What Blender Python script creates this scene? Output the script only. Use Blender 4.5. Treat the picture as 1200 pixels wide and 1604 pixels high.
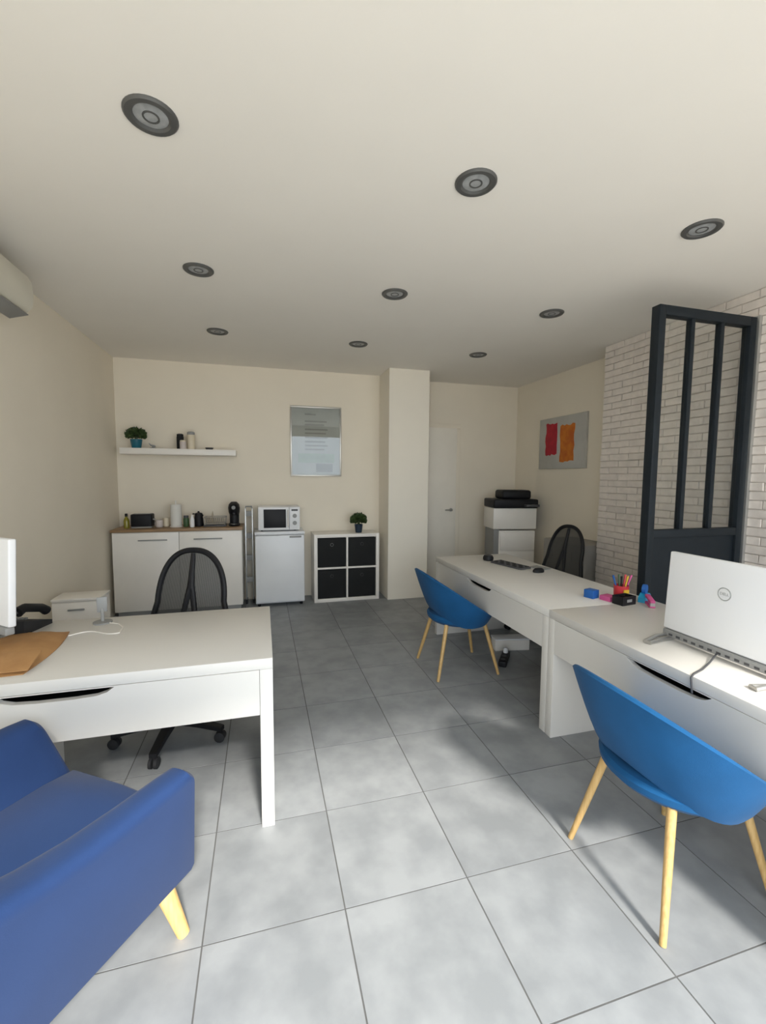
import bpy, bmesh, math, random
from mathutils import Vector, Matrix
random.seed(7)
PI = math.pi
for o in list(bpy.data.objects): bpy.data.objects.remove(o)
SC = bpy.context.scene
COL = SC.collection

# ------------------------------------------------------------------ camera
F_PX, YAW, PITCH, ROLL, CAM_H = 683.03, 0.26996, 0.08073, 0.00703, 1.4548
def cam_axes():
    cy, sy, cp, sp = math.cos(YAW), math.sin(YAW), math.cos(PITCH), math.sin(PITCH)
    f = Vector((sy*cp, cy*cp, -sp)); r = Vector((cy, -sy, 0)); u = r.cross(f)
    cr, sr = math.cos(ROLL), math.sin(ROLL)
    return cr*r + sr*u, -sr*r + cr*u, f
cd = bpy.data.cameras.new('camera'); cam = bpy.data.objects.new('camera', cd); COL.objects.link(cam)
r_, u_, f_ = cam_axes()
cam.matrix_world = Matrix(((r_.x, u_.x, -f_.x, 0), (r_.y, u_.y, -f_.y, 0), (r_.z, u_.z, -f_.z, CAM_H), (0, 0, 0, 1)))
cd.sensor_fit = 'VERTICAL'; cd.sensor_height = 36; cd.sensor_width = 36*1200/1604
cd.lens = F_PX/1604*36; cd.clip_start = 0.03; cd.clip_end = 200
SC.camera = cam

# ------------------------------------------------------------------ world, sun, exposure
W = bpy.data.worlds.new('sky'); SC.world = W; W.use_nodes = True
bg = W.node_tree.nodes['Background']
bg.inputs[0].default_value = (0.82, 0.91, 1.0, 1); bg.inputs[1].default_value = 2.5
sd = bpy.data.lights.new('sun', 'SUN'); sd.energy = 3.7; sd.angle = math.radians(7); sd.color = (1.0, 0.95, 0.87)
sun = bpy.data.objects.new('sun', sd); COL.objects.link(sun)
sdir = Vector((-0.14, 0.98, -0.815)).normalized()
sun.rotation_euler = sdir.to_track_quat('-Z', 'Y').to_euler(); sun.location = (1, -6, 6)
# portal in the shop-front opening: guides sky sampling, gives off no light itself
pdn = bpy.data.lights.new('shopfront_portal', 'AREA'); pdn.shape = 'RECTANGLE'; pdn.size = 4.5; pdn.size_y = 2.48
pdn.cycles.is_portal = True
po = bpy.data.objects.new('shopfront_portal', pdn); COL.objects.link(po)
po.location = (0.85, -0.57, 1.22); po.rotation_euler = (PI/2, 0, 0)
vs = SC.view_settings
vs.view_transform = 'Standard'; vs.look = 'None'; vs.gamma = 1; vs.use_curve_mapping = False; vs.exposure = 0.64

# ------------------------------------------------------------------ materials
def mat(name, col, rough=0.5, metal=0.0, var=0.0, scale=8.0, bump=0.0, bscale=200.0, stretch=None,
        col2=None, trans=0.0, alpha=1.0, objvar=0.0, spec=0.5, coat=0.0, sheen=0.0, detail=4.0):
    m = bpy.data.materials.new(name); m.use_nodes = True
    nt = m.node_tree; b = nt.nodes['Principled BSDF']
    b.inputs['Roughness'].default_value = rough; b.inputs['Metallic'].default_value = metal
    b.inputs['Specular IOR Level'].default_value = spec
    if coat: b.inputs['Coat Weight'].default_value = coat
    if sheen: b.inputs['Sheen Weight'].default_value = sheen
    if trans: b.inputs['Transmission Weight'].default_value = trans
    if alpha < 1: b.inputs['Alpha'].default_value = alpha
    c1 = (*col, 1)
    c2 = (*(col2 if col2 else [max(0, c*(1-var)) for c in col]), 1)
    tc = nt.nodes.new('ShaderNodeTexCoord')
    mp = nt.nodes.new('ShaderNodeMapping'); nt.links.new(tc.outputs['Object'], mp.inputs[0])
    if stretch: mp.inputs['Scale'].default_value = stretch
    n = nt.nodes.new('ShaderNodeTexNoise'); n.inputs['Scale'].default_value = scale; n.inputs['Detail'].default_value = detail
    nt.links.new(mp.outputs[0], n.inputs['Vector'])
    rp = nt.nodes.new('ShaderNodeValToRGB'); rp.color_ramp.elements[0].position = 0.35; rp.color_ramp.elements[1].position = 0.65
    rp.color_ramp.elements[0].color = c2; rp.color_ramp.elements[1].color = c1
    nt.links.new(n.outputs['Fac'], rp.inputs[0])
    out = rp.outputs[0]
    if objvar:
        oi = nt.nodes.new('ShaderNodeObjectInfo')
        ad = nt.nodes.new('ShaderNodeVectorMath'); ad.operation = 'MULTIPLY_ADD'
        ad.inputs[1].default_value = (7, 7, 7)
        nt.links.new(oi.outputs['Random'], ad.inputs[0]); nt.links.new(tc.outputs['Object'], ad.inputs[2])
        nt.links.new(ad.outputs[0], mp.inputs[0])
        hs = nt.nodes.new('ShaderNodeHueSaturation')
        mr = nt.nodes.new('ShaderNodeMapRange'); mr.inputs[3].default_value = 1-objvar; mr.inputs[4].default_value = 1+objvar
        nt.links.new(oi.outputs['Random'], mr.inputs[0]); nt.links.new(mr.outputs[0], hs.inputs['Value'])
        nt.links.new(out, hs.inputs['Color']); out = hs.outputs[0]
    nt.links.new(out, b.inputs['Base Color'])
    if bump:
        n2 = nt.nodes.new('ShaderNodeTexNoise'); n2.inputs['Scale'].default_value = bscale; n2.inputs['Detail'].default_value = 3
        nt.links.new(mp.outputs[0], n2.inputs['Vector'])
        bp = nt.nodes.new('ShaderNodeBump'); bp.inputs['Strength'].default_value = bump; bp.inputs['Distance'].default_value = 0.004
        nt.links.new(n2.outputs['Fac'], bp.inputs['Height']); nt.links.new(bp.outputs[0], b.inputs['Normal'])
    return m
M = {}
M['wall'] = mat('wall_paint', (0.89, 0.808, 0.668), 0.75, var=0.03, scale=2, bump=0.05, bscale=120)
M['ceiling'] = mat('ceiling_paint', (0.92, 0.875, 0.80), 0.8, var=0.02, scale=1.5, bump=0.03, bscale=100)
M['pillar'] = mat('pillar_paint', (0.90, 0.835, 0.715), 0.7, var=0.02, scale=3, bump=0.03)
M['doorp'] = mat('door_paint', (0.93, 0.87, 0.76), 0.7, var=0.02)
M['tile'] = mat('floor_tile', (0.335, 0.35, 0.362), 0.42, col2=(0.258, 0.272, 0.284), scale=7.0, bump=0.04, bscale=40, objvar=0.05, detail=9, spec=0.35)
M['grout'] = mat('grout', (0.13, 0.13, 0.13), 0.9, var=0.1)
M['brick'] = mat('brick_paint', (0.82, 0.745, 0.675), 0.8, var=0.12, scale=14, bump=0.35, bscale=45, objvar=0.05)
M['mortar'] = mat('brick_mortar', (0.77, 0.705, 0.645), 0.9, var=0.1, scale=20)
M['desk'] = mat('desk_white', (0.72, 0.695, 0.65), 0.4, var=0.015, scale=3, bump=0.01, bscale=60)
M['white'] = mat('white_lacquer', (0.90, 0.855, 0.785), 0.35, var=0.02)
M['wmetal'] = mat('white_enamel', (0.84, 0.85, 0.86), 0.3, var=0.02)
M['plastic'] = mat('white_plastic', (0.86, 0.86, 0.86), 0.35, var=0.01)
M['cream'] = mat('cream_plastic', (0.70, 0.66, 0.55), 0.4, var=0.03)
M['black'] = mat('black_plastic', (0.010, 0.010, 0.012), 0.5, var=0.2, spec=0.3)
M['blackm'] = mat('black_matte', (0.02, 0.02, 0.022), 0.7, var=0.2, bump=0.1)
M['dark'] = mat('dark_grey_plastic', (0.07, 0.07, 0.075), 0.5, var=0.1)
M['grey'] = mat('grey_plastic', (0.30, 0.30, 0.29), 0.5, var=0.05)
M['frame'] = mat('anthracite_steel', (0.013, 0.018, 0.023), 0.5, metal=0.0, var=0.15, spec=0.22)
M['alu'] = mat('aluminium', (0.55, 0.56, 0.55), 0.35, metal=0.9, var=0.05)
M['steel'] = mat('stand_steel', (0.45, 0.44, 0.42), 0.35, metal=0.8, var=0.05)
M['lens'] = mat('lamp_lens', (0.42, 0.43, 0.43), 0.3, var=0.25, scale=30)
M['ring'] = mat('lamp_ring', (0.12, 0.12, 0.115), 0.45, metal=0.3, var=0.1)
M['oak'] = mat('oak_worktop', (0.36, 0.23, 0.12), 0.45, col2=(0.26, 0.155, 0.075), scale=4, stretch=(2, 30, 30))
M['beech'] = mat('beech_leg', (0.62, 0.41, 0.17), 0.45, col2=(0.50, 0.31, 0.11), scale=5, stretch=(30, 30, 2))
M['pine'] = mat('pine_leg', (0.83, 0.55, 0.22), 0.45, col2=(0.74, 0.46, 0.16), scale=5, stretch=(25, 25, 2))
M['tub'] = mat('blue_velvet', (0.008, 0.085, 0.225), 0.85, var=0.15, scale=6, bump=0.15, bscale=500, sheen=0.05, spec=0.2)
M['arm'] = mat('denim_blue_fabric', (0.018, 0.048, 0.150), 0.8, var=0.1, scale=5, bump=0.18, bscale=450, sheen=0.06, spec=0.25)
M['glass'] = mat('clear_glass', (0.95, 0.97, 0.96), 0.02, trans=1.0)
M['box'] = mat('black_box_fabric', (0.010, 0.011, 0.011), 0.85, var=0.3, bump=0.2, bscale=300)
M['tealpot'] = mat('teal_pot', (0.01, 0.13, 0.19), 0.35, var=0.1)
M['navypot'] = mat('navy_pot', (0.012, 0.03, 0.055), 0.35, var=0.1)
M['leaf'] = mat('leaf_green', (0.075, 0.12, 0.035), 0.5, col2=(0.022, 0.045, 0.012), scale=40)
M['kraft'] = mat('kraft_paper', (0.47, 0.255, 0.10), 0.65, col2=(0.37, 0.185, 0.065), scale=9, bump=0.5, bscale=18)
M['canvas'] = mat('grey_canvas', (0.56, 0.545, 0.50), 0.85, var=0.12, scale=4, bump=0.15, bscale=300)
M['red'] = mat('red_paint', (0.50, 0.010, 0.030), 0.6, var=0.25, scale=14, bump=0.2, bscale=60)
M['orange'] = mat('orange_paint', (0.66, 0.20, 0.015), 0.6, col2=(0.55, 0.12, 0.01), scale=12, bump=0.2, bscale=60)
M['silver'] = mat('silver_frame', (0.50, 0.48, 0.44), 0.3, metal=0.6, var=0.05)
M['paper'] = mat('print_paper', (0.50, 0.51, 0.47), 0.6, var=0.05)
M['ink'] = mat('print_ink', (0.30, 0.30, 0.27), 0.7, var=0.1)
M['reflg'] = mat('reflection_green', (0.42, 0.50, 0.40), 0.7, var=0.15, scale=20)  # colour of greenery mirrored in the picture glass
M['oil'] = mat('olive_oil', (0.30, 0.26, 0.03), 0.15, var=0.1)
M['blue'] = mat('blue_card', (0.01, 0.11, 0.40), 0.5, var=0.1)
M['cyan'] = mat('cyan_plastic', (0.02, 0.35, 0.62), 0.4, var=0.1)
M['pink'] = mat('pink_paper', (0.62, 0.10, 0.28), 0.6, var=0.1)
M['yellow'] = mat('yellow_plastic', (0.75, 0.48, 0.04), 0.4, var=0.1)
M['redp'] = mat('red_plastic', (0.60, 0.04, 0.05), 0.4, var=0.1)
M['green'] = mat('green_plastic', (0.05, 0.11, 0.04), 0.4, var=0.1)
M['ceram'] = mat('cream_ceramic', (0.72, 0.63, 0.47), 0.3, var=0.05)
M['pinkw'] = mat('pale_ceramic', (0.66, 0.58, 0.54), 0.3, var=0.05)
M['tissue'] = mat('paper_roll', (0.80, 0.78, 0.72), 0.9, var=0.03, bump=0.1)
M['bluegrey'] = mat('dark_cabinet', (0.34, 0.32, 0.29), 0.6, var=0.05)
M['pave'] = mat('pavement', (0.66, 0.63, 0.58), 0.9, var=0.15, scale=3)
M['leather'] = mat('black_seat_fabric', (0.022, 0.022, 0.025), 0.8, var=0.1, bump=0.2, bscale=300)
def mesh_mat():
    m = bpy.data.materials.new('chair_mesh'); m.use_nodes = True; nt = m.node_tree
    b = nt.nodes['Principled BSDF']; b.inputs['Base Color'].default_value = (0.045, 0.045, 0.043, 1); b.inputs['Roughness'].default_value = 0.6
    tc = nt.nodes.new('ShaderNodeTexCoord'); w = nt.nodes.new('ShaderNodeTexWave'); w.inputs['Scale'].default_value = 60
    nt.links.new(tc.outputs['Object'], w.inputs[0])
    mr = nt.nodes.new('ShaderNodeMapRange'); mr.inputs[3].default_value = 0.74; mr.inputs[4].default_value = 0.95
    nt.links.new(w.outputs['Fac'], mr.inputs[0]); nt.links.new(mr.outputs[0], b.inputs['Alpha'])
    return m
M['mesh'] = mesh_mat()

# ------------------------------------------------------------------ builders
class G:
    def __init__(s): s.bm = bmesh.new()
    def box(s, x0, x1, y0, y1, z0, z1, bev=0.0, seg=2, rot=None, piv=None):
        r = bmesh.ops.create_cube(s.bm, size=1.0)
        vs_ = r['verts']
        bmesh.ops.scale(s.bm, verts=vs_, vec=(x1-x0, y1-y0, z1-z0))
        bmesh.ops.translate(s.bm, verts=vs_, vec=((x0+x1)/2, (y0+y1)/2, (z0+z1)/2))
        if bev > 0:
            es = list({e for v in vs_ for e in v.link_edges})
            r2 = bmesh.ops.bevel(s.bm, geom=es, offset=bev, segments=seg, profile=0.5, affect='EDGES')
            vs_ = list({v for f in r2['faces'] for v in f.verts} | {v for v in vs_ if v.is_valid})
        if rot is not None:
            bmesh.ops.rotate(s.bm, verts=vs_, cent=piv or ((x0+x1)/2, (y0+y1)/2, (z0+z1)/2), matrix=rot)
        return s
    def loft(s, rings, closed=True, cap=True):
        vr = [[s.bm.verts.new(p) for p in r] for r in rings]
        n = len(vr[0])
        for a, b in zip(vr, vr[1:]):
            for i in range(n if closed else n-1):
                j = (i+1) % n
                s.bm.faces.new((a[i], a[j], b[j], b[i]))
        if cap:
            for r in (list(reversed(vr[0])), vr[-1]):
                try: s.bm.faces.new(r)
                except ValueError: pass
        return s
    def lathe(s, prof, c=(0, 0, 0), n=24, cap=True, axis='z'):
        rings = []
        for r, z in prof:
            ring = []
            for i in range(n):
                a = 2*PI*i/n; p = (r*math.cos(a), r*math.sin(a), z)
                if axis == 'x': p = (p[2], p[0], p[1])
                if axis == 'y': p = (p[1], p[2], p[0])
                ring.append((c[0]+p[0], c[1]+p[1], c[2]+p[2]))
            rings.append(ring)
        return s.loft(rings, True, cap)
    def tube(s, path, rad, n=8, closed=False, flat=1.0):
        P = [Vector(p) for p in path]; rings = []; m = len(P)
        up = None
        for i in range(m):
            a = P[(i-1) % m] if (closed or i > 0) else P[i]; b = P[(i+1) % m] if (closed or i < m-1) else P[i]
            t = (b-a).normalized()
            if up is None:
                up = Vector((0, 0, 1)) if abs(t.z) < 0.9 else Vector((0, 1, 0))
            x = t.cross(up)
            if x.length < 1e-4: x = t.cross(Vector((1, 0, 0)))
            x.normalize(); up = x.cross(t).normalized()
            rr = rad[i] if isinstance(rad, (list, tuple)) else rad
            rings.append([P[i] + x*rr*math.cos(2*PI*k/n) + up*rr*flat*math.sin(2*PI*k/n) for k in range(n)])
        if closed: rings.append(rings[0]); return s._closedloft(rings[:-1])
        return s.loft(rings)
    def _closedloft(s, rings):
        vr = [[s.bm.verts.new(p) for p in r] for r in rings]; n = len(vr[0]); m = len(vr)
        for k in range(m):
            a, b = vr[k], vr[(k+1) % m]
            for i in range(n):
                j = (i+1) % n; s.bm.faces.new((a[i], a[j], b[j], b[i]))
        return s
    def prism(s, poly, axis, a, b):
        def pt(u, v, w): return {'x': (w, u, v), 'y': (u, w, v), 'z': (u, v, w)}[axis]
        return s.loft([[pt(u, v, a) for u, v in poly], [pt(u, v, b) for u, v in poly]])
    def build(s, name, m, parent=None, smooth=True, loc=None):
        bmesh.ops.recalc_face_normals(s.bm, faces=s.bm.faces)
        me = bpy.data.meshes.new(name); s.bm.to_mesh(me); s.bm.free()
        me.materials.append(M[m] if isinstance(m, str) else m)
        if smooth:
            me.polygons.foreach_set('use_smooth', [True]*len(me.polygons))
            try: me.set_sharp_from_angle(angle=math.radians(35))
            except Exception: pass
        o = bpy.data.objects.new(name, me); COL.objects.link(o)
        if parent is not None: o.parent = parent
        if loc is not None: o.location = loc
        return o
def B(name, m, parent, *a, **k):
    return G().box(*a, **k).build(name, m, parent)
def tag(o, label=None, cat=None, group=None, kind=None):
    if label: o['label'] = label
    if cat: o['category'] = cat
    if group: o['group'] = group
    if kind: o['kind'] = kind
    return o
def thing(name, label, cat, loc=(0, 0, 0), rz=0.0, group=None):
    o = bpy.data.objects.new(name, None); COL.objects.link(o); o.empty_display_size = 0.1
    o.location = loc; o.rotation_euler = (0, 0, rz)
    return tag(o, label, cat, group)
def copy_tree(o, parent=None):
    c = o.copy(); COL.objects.link(c)
    if parent is not None: c.parent = parent
    for ch in list(o.children): copy_tree(ch, c)
    return c
def structure(o, label): o['kind'] = 'structure'; o['label'] = label; return o
RX = lambda a: Matrix.Rotation(a, 3, 'X')
RY = lambda a: Matrix.Rotation(a, 3, 'Y')
RZ = lambda a: Matrix.Rotation(a, 3, 'Z')

# ------------------------------------------------------------------ the room
XL, XR, XB, YB, YB2, YF, HC = -1.50, 3.42, 3.15, 5.30, 5.42, -0.55, 2.692
fl = structure(B('floor', 'grout', None, XL-0.15, XR+0.15, YF, YB2+0.15, -0.12, -0.0015), 'grey tiled floor with dark joints')
TS, TX, TY, GAP = 0.45, -0.2015, 1.341, 0.005
tile_cache = {}
for i in range(-4, 9):
    for j in range(-6, 11):
        x0, x1 = max(TX+i*TS, XL), min(TX+(i+1)*TS, XR); y0, y1 = max(TY+j*TS, YF), min(TY+(j+1)*TS, YB2)
        if x1-x0 < 0.03 or y1-y0 < 0.03: continue
        w, d = round(x1-x0-GAP, 4), round(y1-y0-GAP, 4)
        if (w, d) not in tile_cache:
            g = G().box(-w/2, w/2, -d/2, d/2, -0.008, 0.0)
            o = g.build('tile', 'tile', fl, smooth=False); tile_cache[(w, d)] = o.data
        else:
            o = bpy.data.objects.new('tile', tile_cache[(w, d)]); COL.objects.link(o); o.parent = fl
        o.location = ((x0+x1)/2, (y0+y1)/2, 0)
structure(B('ceiling', 'ceiling', None, XL-0.15, XR+0.15, YF-0.2, YB2+0.15, HC, HC+0.15), 'smooth white painted ceiling')
structure(B('wall_left', 'wall', None, XL-0.15, XL, YF-0.2, YB2+0.15, -0.12, HC), 'plain white wall on the left')
structure(B('wall_back', 'wall', None, XL, 1.45, YB, YB+0.2, -0.002, HC), 'plain white back wall behind the kitchenette')
structure(B('wall_recess', 'wall', None, 1.45, XR+0.15, YB2, YB2+0.15, -0.002, HC), 'white wall at the back of the printer corner')
structure(B('wall_pillar', 'pillar', None, 1.412, 1.905, 4.87, YB2, -0.002, HC, bev=0.004, seg=1), 'square white pillar standing out from the back wall')
structure(B('wall_right', 'wall', None, XR, XR+0.15, 3.52, YB2, -0.002, HC), 'white end of the right wall where the abstract picture hangs')
bw = structure(B('wall_brick', 'mortar', None, XB+0.006, XR+0.15, YF-0.2, 3.52, -0.12, HC), 'right wall clad in pale painted brick')
# bricks: courses 60 mm, stretchers 220 mm; the ones the photograph shows are separate pieces
CH, BL, JT = 2.692/45, 0.222, 0.005
bmeshes = []
for k in range(5):
    g = G().box(-0.002 - 0.002*k, 0.012, -(BL-JT)/2, (BL-JT)/2, -(CH-JT)/2, (CH-JT)/2, bev=0.003, seg=1)
    for v in g.bm.verts: v.co += Vector((random.uniform(-.0012, .0012), random.uniform(-.0015, .0015), random.uniform(-.0012, .0012)))
    o = g.build('brick', 'brick', bw, smooth=False); bmeshes.append(o.data); bpy.data.objects.remove(o)
spots, rest = [], []
nrow = 45
for r in range(nrow+1):
    z = r*CH + CH/2
    if z + CH/2 > HC + 0.004: continue
    off = (r % 2)*BL/2
    y = 3.52 - BL/2 - off
    if off: rest.append((3.52-BL/4+0.002, z, 0.5))
    while y - BL/2 > YF-0.15:
        (spots if (y > 1.93 and (z > 0.75 or y > 2.3) and z > 0.45) else rest).append((y, z, 1.0))
        y -= BL
spots.sort(key=lambda s: s[0])
rest += spots[300:]; spots = spots[:300]
for y, z, _ in spots:
    o = bpy.data.objects.new('brick', random.choice(bmeshes)); COL.objects.link(o); o.parent = bw
    o.location = (XB, y, z)
g = G()
for y, z, k in rest:
    p = random.choice((0.002, 0.004, 0.007, 0.010))
    g.box(XB-p, XB+0.012, y-(BL*k-JT)/2, y+(BL*k-JT)/2, z-(CH-JT)/2, z+(CH-JT)/2, bev=0.003, seg=1)
tag(g.build('brick_courses', 'brick', bw, smooth=False), kind='stuff')
# shop front behind the photographer: lintel and jambs around a wide opening
g = G()
g.box(XL-0.15, XR+0.15, YF-0.2, YF, 2.45, HC+0.15); g.box(XL-0.15, -1.42, YF-0.2, YF, -0.12, 2.45); g.box(3.05, XR+0.15, YF-0.2, YF, -0.12, 2.45)
structure(g.build('wall_front', 'wall', None, smooth=False), 'wall around the wide shop front opening')
structure(B('pavement', 'pave', None, -25, 25, -40, YF, -0.16, -0.03), 'pavement outside the shop front')
# door in the recess, half behind the pillar
d1 = thing('door_1', 'white door partly hidden behind the square pillar', 'door', (0, 0, 0)); d1['kind'] = 'structure'; del d1['category']
B('door_leaf', 'doorp', d1, 1.93, 2.50, YB2-0.045, YB2, 0.005, 2.10, bev=0.003)
g = G(); g.box(2.501, 2.56, YB2-0.03, YB2, 0, 2.099, bev=0.003); g.box(1.907, 2.56, YB2-0.03, YB2, 2.101, 2.16, bev=0.003)
g.build('door_frame', 'wall', d1)
hd = G().tube([(2.43, YB2-0.045, 1.02), (2.43, YB2-0.095, 1.02), (2.33, YB2-0.095, 1.02)], 0.009)
hd.lathe([(0.024, -0.055), (0.024, -0.045)], (2.43, YB2, 1.02), 16, axis='y'); hd.build('door_handle', 'alu', d1)

# ------------------------------------------------------------------ ceiling downlights
rows = ['nearest the photographer', 'in the middle row', 'in the farthest row']
cols_ = ['left', 'middle', 'right']
def downlight():
    t = thing('ceiling_downlight', 'x', 'light', group='recessed ceiling downlights')
    g = G().lathe([(0.088, 0), (0.088, -0.004), (0.082, -0.010), (0.064, -0.010), (0.056, -0.004), (0.056, 0)], n=32, cap=False)
    g.build('ring', 'ring', t)
    G().lathe([(0.0005, -0.0045), (0.020, -0.0055), (0.040, -0.0045), (0.0565, -0.002)], n=32).build('lens', 'lens', t)
    g = G().lathe([(0.028, -0.0045), (0.028, -0.0075), (0.022, -0.0075), (0.022, -0.0045)], n=20, cap=False); g.build('bulb_rim', 'ring', t)
    return t
dl = downlight(); LX, LY, DX, DY = -0.3522, 1.7685, 1.2369, 1.1686
for i in range(9):
    c, r = i % 3, i//3
    o = dl if i == 0 else copy_tree(dl)
    o.location = (LX+c*DX, LY+r*DY, HC)
    o['label'] = 'round grey ceiling downlight, %s one of the three %s' % (cols_[c], rows[r])

# ------------------------------------------------------------------ desks
def desk(name_label, loc, rz, w, d=0.73, pedestal=False):
    t = thing('desk', name_label, 'desk', loc, rz, 'white office desks')
    H, TH, LT, AZ = 0.722, 0.045, 0.052, 0.488
    B('desktop', 'desk', t, 0, w, 0, d, H-TH, H, bev=0.003)
    for x in (0, w-LT): B('leg', 'desk', t, x, x+LT, 0, d, 0, H-TH, bev=0.003)
    # drawer front with a long hand-hold cut through it
    x0, x1, z0, z1 = LT+0.001, w-LT-0.001, AZ, H-TH-0.001
    cx = w/2; hz1, hz0 = 0.672, 0.640
    hole = [(cx-0.19, hz1), (cx-0.165, hz1-0.018), (cx-0.13, hz0+0.004), (cx-0.06, hz0), (cx+0.06, hz0), (cx+0.13, hz0+0.004), (cx+0.165, hz1-0.018), (cx+0.19, hz1)]
    g = G(); bm = g.bm
    lay = []
    for y in (0.0, 0.024):
        top = [bm.verts.new((x, y, z1)) for x, _ in hole]
        hol = [bm.verts.new((x, y, z)) for x, z in hole]
        bot = [bm.verts.new((x, y, z0)) for x, _ in hole]
        L_ = [bm.verts.new((x0, y, z1)), bm.verts.new((x0, y, z0))]; R_ = [bm.verts.new((x1, y, z1)), bm.verts.new((x1, y, z0))]
        for i in range(len(hole)-1):
            bm.faces.new((hol[i], hol[i+1], bot[i+1], bot[i]))
        bm.faces.new((top[0], top[-1], hol[-1], hol[0]))
        bm.faces.new((L_[0], top[0], hol[0], bot[0], L_[1])); bm.faces.new((R_[0], R_[1], bot[-1], hol[-1], top[-1]))
        lay.append((top, hol, bot, L_, R_))
    a, b = lay
    for i in range(len(hole)-1): bm.faces.new((a[1][i], a[1][i+1], b[1][i+1], b[1][i])); bm.faces.new((a[2][i], a[2][i+1], b[2][i+1], b[2][i]))
    bm.faces.new((a[1][0], a[1][-1], b[1][-1], b[1][0]))
    bm.faces.new((a[0][0], a[0][-1], b[0][-1], b[0][0]))
    for S in (3, 4): bm.faces.new((a[S][0], a[S][1], b[S][1], b[S][0]))
    for k, S in ((0, 3), (-1, 4)):
        bm.faces.new((a[0][k], b[0][k], b[S][0], a[S][0])); bm.faces.new((a[2][k], b[2][k], b[S][1], a[S][1]))
    g.build('drawer_front', 'desk', t, smooth=False)
    g = G(); g.box(x0, x1, 0.024, 0.50, AZ+0.004, AZ+0.016); g.box(x0, x1, 0.49, 0.50, AZ+0.016, 0.66); g.build('drawer_tray', 'dark', t)
    B('back_rail', 'desk', t, LT, w-LT, d-0.03, d-0.01, 0.60, H-TH, bev=0.002)
    return t
desk('white desk on the left under the brown pouch and grey stand, blue armchair before it', (-1.49, 1.766, 0), 0, 1.52)
desk('white desk by the pillar end, with keyboard and coloured pen cup on it', (1.535, 3.705, 0), -PI/2, 1.652)
desk('white desk at the right edge carrying the white all-in-one computer', (1.535, 2.050, 0), -PI/2, 1.46)
# pedestal under the left desk
t = thing('drawer_pedestal', 'white drawer pedestal under the left desk against the wall', 'drawer unit', (-1.42, 1.98, 0))
B('body', 'white', t, 0, 0.44, 0, 0.46, 0.0, 0.478, bev=0.004)
for k in range(3):
    dr = B('drawer', 'white', t, 0.01, 0.43, 0.46, 0.476, 0.03+k*0.148, 0.17+k*0.148, bev=0.003)
    B('knob', 'grey', dr, 0.18, 0.26, 0.476, 0.49, 0.10+k*0.148, 0.112+k*0.148, bev=0.003)

# ------------------------------------------------------------------ kitchenette along the back wall
t = thing('sideboard', 'long white two-door sideboard with wooden worktop along the back wall', 'sideboard', (-1.455, 4.86, 0))
SW, SD = 1.235, 0.43
B('body', 'white', t, 0, SW, 0.02, SD, 0.06, 0.878, bev=0.003)
B('plinth', 'grey', t, 0.02, SW-0.02, 0.05, SD, 0.0, 0.06)
B('worktop', 'oak', t, -0.01, SW+0.012, -0.005, SD+0.008, 0.878, 0.905, bev=0.003)
for x0, hx0, hx1 in ((0.004, 0.24, 0.51), (SW/2+0.002, 0.76, 1.04)):
    dr = B('door', 'white', t, x0, x0+SW/2-0.006, 0.0, 0.02, 0.066, 0.872, bev=0.003)
    g = G().box(hx0, hx1, -0.024, -0.014, 0.79, 0.802, bev=0.003)
    for hx in (hx0+0.02, hx1-0.03): g.box(hx, hx+0.01, -0.016, 0.002, 0.792, 0.80)
    g.build('handle', 'grey', dr)
WT = 0.905
# things on the worktop (left to right)
t = thing('oil_bottle', 'small yellow-green oil bottle with dark cap at the worktop left end', 'bottle', (-1.36, 5.03, WT))
G().lathe([(0.024, 0), (0.027, 0.004), (0.027, 0.075), (0.022, 0.095), (0.011, 0.112), (0.010, 0.125)], n=20).build('bottle_body', 'oil', t)
G().lathe([(0.013, 0.122), (0.013, 0.148), (0.010, 0.152)], n=16).build('cap', 'black', t)
t = thing('toaster', 'black rectangular toaster on the worktop beside the oil bottle', 'toaster', (-1.215, 5.06, WT))
B('body', 'black', t, -0.10, 0.10, -0.07, 0.07, 0.012, 0.145, bev=0.014, seg=3)
B('base', 'grey', t, -0.095, 0.095, -0.065, 0.065, 0.0, 0.03, bev=0.004)
for y in (-0.03, 0.012): B('slot', 'steel', t, -0.075, 0.075, y, y+0.02, 0.1435, 0.1465)
B('lever', 'grey', t, 0.10, 0.118, -0.02, 0.01, 0.08, 0.095, bev=0.003)
def mug(lab, loc, m, r=0.036, h=0.075):
    t = thing('mug', lab, 'mug', loc, 2.6, 'mugs on the worktop')
    G().lathe([(r*0.8, 0), (r, 0.008), (r, h), (r-0.004, h), (r-0.005, 0.01)], n=22).build('cup', m, t)
    G().tube([(r-0.003, 0, h*0.8), (r+0.018, 0, h*0.78), (r+0.024, 0, h*0.5), (r+0.016, 0, h*0.25), (r-0.003, 0, h*0.2)], 0.005).build('handle', m, t)
mug('pale pinkish mug on the worktop right of the toaster', (-1.055, 5.05, WT), 'pinkw')
mug('taller beige mug on the worktop left of the paper roll', (-1.0, 5.10, WT), 'ceram', 0.032, 0.095)
t = thing('paper_roll', 'white kitchen paper roll standing upright on the worktop', 'paper roll', (-0.895, 5.07, WT))
G().lathe([(0.020, 0.012), (0.055, 0.012), (0.055, 0.24), (0.020, 0.24)], n=28).build('roll', 'tissue', t)
g = G().lathe([(0.065, 0), (0.065, 0.010), (0.008, 0.012), (0.008, 0.28), (0.0, 0.285)], n=20); g.build('holder', 'white', t)
t = thing('spice_jar', 'small dark green jar right of the paper roll', 'jar', (-0.795, 5.06, WT))
G().lathe([(0.026, 0), (0.029, 0.006), (0.029, 0.085), (0.022, 0.098)], n=20).build('jar_body', 'green', t)
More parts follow.
